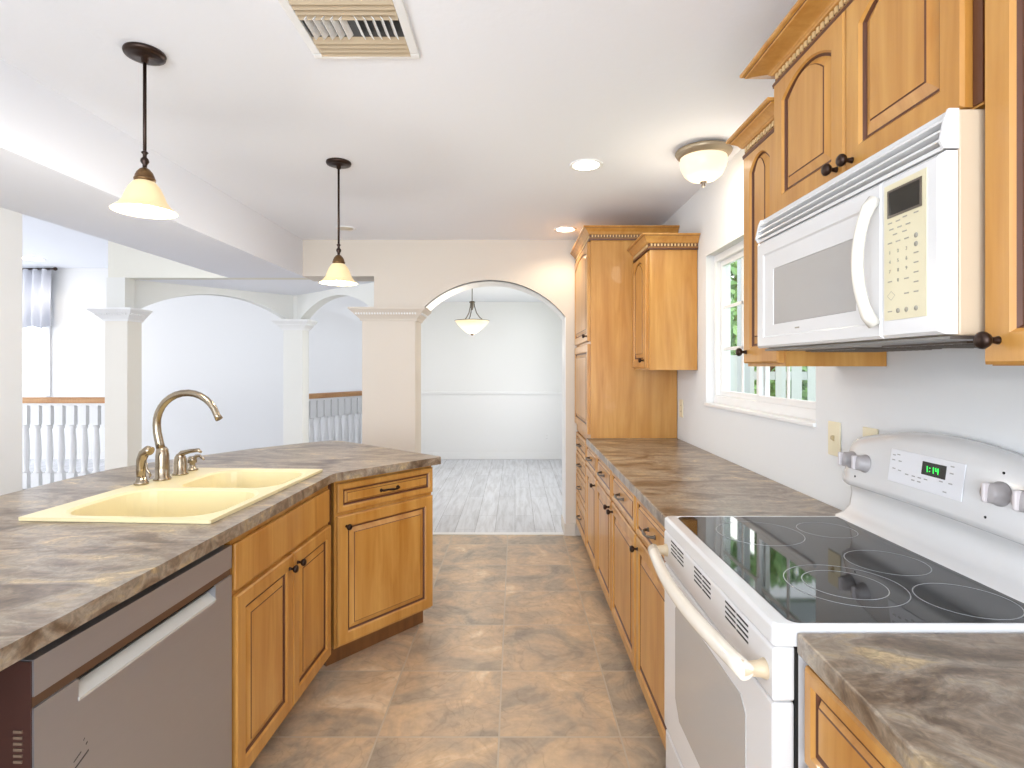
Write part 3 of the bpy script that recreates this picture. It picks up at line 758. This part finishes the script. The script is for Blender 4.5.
pm.build('keypad_print', mat('pale_print', rgb(170, 168, 166), .6), kp)
def rknob(Y, z):
    x = bgx(Y); y = facey(x/w, z)
    k = MB().lathe_axis([(.026, -.002), (.026, .004), (.023, .006), (.021, .026), (.017, .031), (.001, .032)], (x, y, z), (0, -1, .12), 24).build('control_knob', KNOBG, bgo)
    MB().box(x-.0045, x+.0045, y-.040, y-.024, z-.020+.004, z+.020+.004).build('grip', mat('knob_grip', rgb(206, 198, 198), .3) if 'knob_grip' not in bpy.data.materials else bpy.data.materials['knob_grip'], k, bevel=.003)
for Y in (1.692, 1.622, 1.172, 1.100): rknob(Y, 1.110 if Y > 1.5 else 1.124)
for Y, z in ((1.66, 1.066), (1.172, 1.168), (1.20, 1.068)):
    x = bgx(Y); y = facey(x/w, z); MB().lathe_axis([(.003, -.001), (.003, .001), (.0005, .0015)], (x, y, z), (0, -1, 0), 10).build('indicator_light', DARK, bgo)

# ------------------------------------------------------------------ microwave
mw = thing('microwave_oven', 'white over-the-range microwave oven hung under the wide wall cabinet', 'microwave', (.70, 1.622, 1.442), RZ)
w = .705; dep = XW-.004-.70; H = .374
B(0, w, .027, dep, .0, H-.003).build('body', mat('mw_body', rgb(196, 178, 154), .35), mw, bevel=.003)
gr = MB(); gz = .306
gr.loops([[(x, .027, gz), (x, .004, gz), (x, .002, gz+.006), (x, .016, gz+.008)] +
          [p for k in range(3) for p in ((x, .018+.003*k, gz+.010+k*.0175), (x, -.004+.005*k, gz+.012+k*.0175), (x, -.002+.005*k, gz+.017+k*.0175), (x, .010+.005*k, gz+.0235+k*.0175))] +
          [(x, .016, gz+.066), (x, .027, gz+.066)] for x in (0, w)])
for x0, x1 in ((-.0005, .004), (w-.004, w+.0005)):
    gr.loops([[(x, .027, gz), (x, .002, gz), (x, -.0045, gz+.012), (x, .004, gz+.052), (x, .010, gz+.066), (x, .027, gz+.066)] for x in (x0, x1)])
gr.build('vent_grille', WHITE, mw)
dE = .551   # door end
dm = MB()
# door frame ring + recessed panel
def rect(x0, x1, z0, z1, y): return [(x0, y, z0), (x1, y, z0), (x1, y, z1), (x0, y, z1)]
dm.loops([rect(.0, dE, .002, .303, .025), rect(.0, dE, .002, .303, .006), rect(.006, dE-.004, .008, .297, .0), rect(.040, dE-.03, .030, .264, .0), rect(.044, dE-.034, .034, .260, .004), rect(.095, dE-.085, .064, .216, .004), rect(.096, dE-.086, .065, .215, .007)], 0)
do = dm.build('door', WHITE, mw)
MB().box(.096, dE-.086, .0055, .012, .065, .215).build('window', MWGLASS, do)
MB().box(.215, .235, .0028, .006, .045, .0485).build('badge', PRINT, do)
hp = []
for i in range(15):
    t = i/14; hp.append((.538-.006*math.sin(math.pi*t), -.004-.030*math.sin(math.pi*t)**.6, .030+t*.242))
MB().tube(hp, [.012, .0125]+[.011]*11+[.0125, .012], 14, flat=1.0).build('handle', mat('mw_handle', rgb(222, 217, 206), .2, coat=.4), do)
cpn = MB().loops([rect(dE+.001, w, .002, .303, .025), rect(dE+.001, w, .002, .303, .006), rect(dE+.005, w-.012, .008, .297, .0)]).build('control_panel', WHITE, mw)
k0, k1 = dE+.012, w-.034
kpm = MB().box(k0, k1, -.0015, .002, .035, .287).build('keypad', CREAM, cpn)
fr = MB().loops([rect(k0+.010, k1-.010, .225, .276, -.0012), rect(k0+.010, k1-.010, .225, .276, -.003), rect(k0+.014, k1-.014, .229, .272, -.003), rect(k0+.014, k1-.014, .229, .272, -.002)], 0, False, False).build('display_bezel', PEWTER, kpm)
B(k0+.014, k1-.014, -.0025, 0, .229, .272).build('display', SCREEN, kpm)
pm = MB()
cols = [k0+.016, k0+.038, k0+.060, k0+.084]
for r_, row in enumerate(('123', '456', '789')):
    for c_, ch in enumerate(row): text_into(pm, ch, .009, cols[c_], -.0019, .160-r_*.0175)
text_into(pm, '0', .009, cols[1], -.0019, .1065)
for x, z in ((cols[0], .1065), (cols[2], .1065), (cols[0], .178), (cols[1], .178), (cols[2], .178), (cols[0], .215), (cols[1], .215), (cols[2]-.004, .218), (cols[3], .218), (k0+.02, .203), (k0+.042, .203), (k0+.064, .203), (k0+.03, .192), (k0+.055, .192), (cols[3], .148), (cols[3], .131), (cols[3], .114), (cols[3], .097), (cols[3], .08), (cols[2], .080), (cols[0], .051)):
    pm.box(x-.0055, x+.0055, -.0022, -.001, z-.0011, z+.0011)
for x, z in ((cols[3], .178), (cols[3], .163), (cols[1], .051), (cols[2], .051), (cols[3], .051)): pm.lathe_axis([(.0045, -.0005), (.0045, .0008), (.001, .001)], (x, -.0015, z), (0, -1, 0), 12)
x, z = cols[0]+.004, .08
pm.loops([[(x-a, -.0022, z), (x, -.0022, z-a*.8), (x+a, -.0022, z), (x, -.0022, z+a*.8)] for a in (.011, .0098)], 0, False, False)
pm.build('keypad_print', PRINT, kpm)
bt = MB().box(.01, w-.01, .02, dep-.02, -.006, -.0005); bto = bt.build('underside_plate', mat('dull_metal', rgb(120, 118, 116), .35, .7), mw)
for x in (.08, .40): 
    fm = MB(); fm.box(x, x+.23, .10, .30, -.010, -.006)
    for i in range(10): fm.box(x+.01+i*.022, x+.014+i*.022, .11, .29, -.0115, -.010)
    fm.build('grease_filter', PEWTER, bto)

# ------------------------------------------------------------------ wall plates
def plate(label, x, Y, z, kind, horiz=False, far=False):
    if far: t = thing('outlet_plate', label, 'outlet', (x, Y, z), 0)
    else: t = thing('switch_plate' if kind == 'switch' else 'outlet_plate', label, kind, (XW-.0005, Y, z), RZ)
    a, b = (.058, .036) if horiz else (.036, .058)
    MB().box(-a, a, -.006, 0, -b, b).build('cover', IVORY if not far else TRIM, t, bevel=.003)
    if kind == 'switch':
        MB().loops([[(-.005, -.004, -.010), (.005, -.004, -.010), (.005, -.004, .012), (-.005, -.004, .012)], [(-.004, -.016, .000), (.004, -.016, .000), (.004, -.014, .010), (-.004, -.014, .010)]]).build('toggle', mat('toggle_tan', rgb(196, 178, 140), .4), t)
    else:
        m = MB()
        for s in (-.02, .02):
            for q in (-.007, .007):
                if horiz: m.box(s-.004, s+.004, -.0065, -.003, q-.001, q+.001)
                else: m.box(q-.001, q+.001, -.0065, -.003, s-.004, s+.004)
        m.build('sockets', DARK, t)
plate('ivory toggle switch plate on the right wall between window and range', 0, 1.905, 1.146, 'switch')
plate('ivory outlet plate partly hidden behind the top of the range', 0, 1.712, 1.146, 'outlet')
plate('ivory outlet plate on the right wall beside the tall cabinet', 0, 3.66, 1.12, 'outlet')
plate('white outlet plate low on the far dining room wall', .48, 8.4295, .336, 'outlet', far=True)

# ------------------------------------------------------------------ lights
def pendant(x, y, label, dz=0):
    t = thing('pendant_lamp', label, 'pendant lamp', (x, y, ZC), 0, 'bell pendant lamps over the peninsula')
    MB().lathe([(.001, 0), (.061, 0), (.063, -.006), (.060, -.014), (.045, -.018), (.012, -.020), (.010, -.036), (.001, -.036)], seg=32).build('canopy', BRONZE, t)
    MB().tube([(0, 0, -.03), (0, 0, -.39-dz)], .0055, 10).lathe([(.006, -.33), (.011, -.335), (.006, -.342), (.006, -.35), (.012, -.358), (.013, -.366), (.007, -.376), (.006, -.39)], z=-dz).build('stem', BRONZE, t)
    MB().lathe([(.006, -.385), (.014, -.39), (.024, -.402), (.029, -.415), (.029, -.420), (.032, -.422), (.032, -.428), (.029, -.430), (.029, -.436), (.001, -.436)], z=-dz).build('socket_cup', BRONZE2, t)
    pr = [(.026, -.43), (.034, -.436), (.046, -.452), (.056, -.474), (.064, -.496), (.076, -.514), (.090, -.526), (.097, -.531)]
    s = MB().lathe(pr+[(r-.003, h-.001) for r, h in reversed(pr)], seg=48, cap0=False, cap1=False, z=-dz).build('glass_shade', SHADE, t)
    MB().lathe([(.012, -.432), (.014, -.455), (.026, -.475), (.031, -.495), (.026, -.515), (.012, -.524), (.001, -.526)], seg=20, z=-dz).build('bulb', BULB, t)
    light('POINT', 'pendant_light', (x, y, ZC-.60-dz), 6.5, (1, .96, .90), radius=.04)
pendant(-1.235, 1.868, 'bronze pendant lamp with a glowing bell glass shade, nearer one over the sink')
pendant(-.903, 2.868, 'bronze pendant lamp with a glowing bell glass shade, farther one over the peninsula end', .09)

def can(x, y, z, label, on=True, r=.088):
    t = thing('recessed_light', label, 'ceiling light', (x, y, z))
    MB().lathe([(r, 0), (r, -.004), (r-.008, -.007), (r-.020, -.003), (r-.022, 0)], seg=40, cap0=False, cap1=False).build('trim_ring', TRIM, t)
    MB().lathe([(r-.02, -.0005), (r-.02, -.003), (.001, -.0035)], seg=32).build('lens', CAN if on else CANOFF, t)
    if on:
        l = light('SPOT', 'can_light', (x, y, z-.02), 9, (1, .86, .66), radius=.06); l.data.spot_size = R(150); l.data.spot_blend = .6
can(.369, 2.91, ZC, 'lit recessed ceiling light nearer the camera, left of the glass bowl light')
can(.383, 4.27, ZC, 'lit recessed ceiling light close to the tall cabinet and the arch wall')
can(-1.28, 4.24, ZC, 'unlit small recessed ceiling light behind the farther pendant', False, .075)
can(-6.66, 7.7, 2.88, 'lit recessed ceiling light over the far living room window', True, .16)

fl = thing('ceiling_light', 'flush glass bowl ceiling light with a pewter rim near the wall cabinets', 'ceiling light', (.905, 2.69, ZC))
MB().lathe([(.001, 0), (.10, 0), (.128, -.012), (.132, -.022), (.126, -.032), (.118, -.040), (.112, -.048), (.105, -.048), (.1, -.02)], seg=48).build('rim', mat('brushed_champagne', rgb(168, 152, 128), .4, .7), fl)
MB().lathe([(.108, -.046), (.110, -.06), (.104, -.095), (.088, -.128), (.06, -.150), (.025, -.160), (.001, -.161)], seg=48, cap0=False).build('bowl', BOWLG, fl)
MB().lathe([(.001, -.158), (.016, -.160), (.016, -.166), (.008, -.170), (.010, -.178), (.006, -.186), (.001, -.188)], seg=16).build('finial', PEWTER, fl)
light('POINT', 'bowl_light', (.905, 2.69, ZC-.25), 1.6, (1, .86, .68), radius=.08)

dn = thing('bowl_pendant', 'inverted amber bowl pendant on curved arms in the dining room beyond the arch', 'pendant lamp', (-.49, 6.4, 2.37))
MB().lathe([(.001, 0), (.06, 0), (.06, -.01), (.015, -.02), (.001, -.02)]).tube([(0, 0, -.015), (0, 0, -.24)], .005, 8).lathe([(.012, -.225), (.03, -.232), (.036, -.240), (.03, -.246), (.02, -.26), (.018, -.30), (.006, -.33), (.001, -.33)]).build('stem', PEWTER, dn)
for k in range(3):
    a = R(20+120*k); ca, sa = math.cos(a), math.sin(a)
    P = [(.022, -.24), (.030, -.29), (.052, -.36), (.09, -.41), (.135, -.442), (.19, -.452)]
    MB().tube([(r*ca, r*sa, h) for r, h in P], .006, 8).build('arm', PEWTER, dn)
MB().lathe([(.192, -.448), (.198, -.45), (.170, -.49), (.125, -.535), (.07, -.580), (.03, -.600), (.001, -.603)], seg=40, cap0=False).build('bowl', BOWLD, dn)
MB().lathe([(.195, -.446), (.201, -.449), (.198, -.454), (.192, -.452)], seg=40, cap0=False, cap1=False).build('rim', PEWTER, dn)
MB().lathe([(.001, -.598), (.018, -.602), (.018, -.612), (.008, -.620), (.001, -.622)], seg=16).build('finial', BRONZE, dn)
light('POINT', 'dining_light', (-.49, 6.4, 1.62), 6, (1, .9, .75), radius=.08)

# ceiling register
vt = thing('ceiling_vent', 'cream metal air register with angled louvres set in the kitchen ceiling', 'ceiling vent', (-.497, 1.715, ZC))
hw = .178
fr = MB()
for a, b, c, d in ((-hw, hw, hw-.03, hw), (-hw, hw, -hw, -hw+.03), (-hw, -hw+.03, -hw+.03, hw-.03), (hw-.03, hw, -hw+.03, hw-.03)): fr.box(a, b, c, d, -.010, 0)
fr.build('frame', TRIM, vt, bevel=.004)
q = hw-.03
B(-q, q, -q, q, -.0012, -.0002).build('backing', mat('duct_dark', rgb(52, 54, 58), .6), vt)
def slat(p, c, d, n, tilt):
    # thin tilted blade from p to p+d, hanging down
    pass
for i in range(4):
    for s in (1, -1):
        y = s*(.062+i*.024)
        m = MB(); m.loops([[(x, y, -.002), (x, y+.022, -.013), (x, y+.0235, -.012), (x, y+.0015, -.0015)] for x in (-q, q)])
        m.build('louvre', VENTM, vt)
for i in range(5):
    for s in (1, -1):
        x = s*(.012+i*.026)
        m = MB(); m.loops([[(x, y, -.002), (x+s*.014, y, -.018), (x+s*.0155, y, -.0175), (x+s*.0015, y, -.0015)] for y in (-.052, .052)])
        m.build('deflector_blade', TRIM, vt)

# ------------------------------------------------------------------ far stair railings
BAL = [(.016, 0), (.016, .16), (.011, .17), (.015, .19), (.010, .22), (.015, .42), (.016, .55), (.012, .68), (.010, .72), (.015, .735), (.011, .75)]
def baluster_mesh():
    m = MB(); m.box(-.044, .044, -.04, .04, 0, .20); m.lathe([(.03, .195), (.04, .21), (.026, .23), (.032, .32), (.038, .42), (.032, .58), (.024, .69), (.037, .71), (.028, .745)], seg=10); m.box(-.046, .046, -.04, .04, .74, .96); return m
def railing(label, p, q, n, t0=0.5):
    p = Vector(p); q = Vector(q); d = q-p; L = d.length; an = math.atan2(d.y, d.x)
    t = thing('stair_railing', label, 'railing', (p.x, p.y, 0), an)
    pr = [(-.03, .985), (.03, .985), (.034, 1.0), (.034, 1.03), (.02, 1.05), (-.02, 1.05), (-.034, 1.03), (-.034, 1.0)]
    MB().loops([[(x, y, z) for y, z in pr] for x in (0, L)]).build('handrail', RAILW, t)
    MB().box(0, L, -.02, .02, .955, .985).build('rail_fillet', TRIM, t)
    MB().box(0, L, -.04, .04, 0, .03).build('shoe_rail', TRIM, t)
    first = None
    for i in range(n):
        if first is None: o = first = baluster_mesh().build('baluster', TRIM, t)
        else: o = first.copy(); COL.objects.link(o); o.parent = t
        o.location = ((i+.5)*L/n, 0, .0)
railing('white balustrade with an oak handrail seen between the left wall and the slim cream column', (-5.7, 6.3), (-4.25, 6.3), 11)
railing('white balustrade with an oak handrail seen between the white column and the wide pier', (-2.75, 6.9), (-2.02, 8.3), 13)

# ------------------------------------------------------------------ outside the kitchen window
struct('ground', B(1.3, 30, -6, 30, -.16, -.1), GRASSM)
def bush(name, label, loc, rx, ry, rz, n, m, trunk=0, leaf=.07):
    t = thing(name, label, 'tree', loc)
    mb = MB(); rnd = random.Random(hash(label) % 1000 if False else int(loc[0]*100+loc[1]*7))
    for i in range(n):
        th = rnd.uniform(0, 2*math.pi); u = rnd.uniform(-1, 1); k = rnd.uniform(.62, 1)
        c = Vector((rx*k*math.sqrt(1-u*u)*math.cos(th), ry*k*math.sqrt(1-u*u)*math.sin(th), trunk+rz+rz*k*u))
        a = Vector((rnd.uniform(-1, 1), rnd.uniform(-1, 1), rnd.uniform(-1, 1))).normalized()*leaf; b = a.cross(Vector((rnd.uniform(-1, 1), rnd.uniform(-1, 1), rnd.uniform(-1, 1)))).normalized()*leaf*.5
        mb.add([c-a, c+b, c+a, c-b], [(0, 1, 2, 3)], rnd.randint(0, 1))
    mb.build('foliage', m, t)
    MB().tube([(0, 0, 0), (.05, .02, (trunk+rz)*.5), (0, 0, trunk+rz*1.2)], [.12, .09, .04], 10).build('trunk', BARK, t)
bush('garden_tree', 'leafy green tree seen through the kitchen window beyond the white fence', (4.2, 9.5, -.1), 1.9, 1.5, 1.9, 6500, [FOLI, FOLI2], .4, .12)
bush('garden_shrub', 'green shrub seen through the left sash of the kitchen window', (3.4, 7.4, -.1), .8, .6, 1.3, 3000, [FOLI2, FOLI], .2, .08)
FENW = mat('grey_white_fence', rgb(196, 198, 200), .7)
fe = thing('garden_fence', 'white slatted fence outside the kitchen window', 'fence', (2.2, 6.2, -.1), R(-12))
for z in (.35, 1.35): B(0, 4.2, .02, .06, z, z+.09).build('rail', FENW, fe)
f0 = None
for i in range(26):
    if f0 is None: o = f0 = MB().box(0, .10, 0, .02, .05, 1.62).build('picket', FENW, fe)
    else: o = f0.copy(); COL.objects.link(o); o.parent = fe
    o.location = (i*.16, 0, 0)
OUTW = mat('greyed_white', rgb(176, 180, 186), .6)  # porch white greyed down to keep it from clipping outdoors
lp = thing('porch_post', 'white porch posts and beam outside the kitchen window', 'porch frame', (2.0, 4.9, -.1))
for x in (0, .95, 1.9): B(x-.04, x+.04, -.04, .04, 0, 2.6).build('post', OUTW, lp)
B(-.3, 2.4, -.05, .05, 2.6, 2.78).build('beam', OUTW, lp)
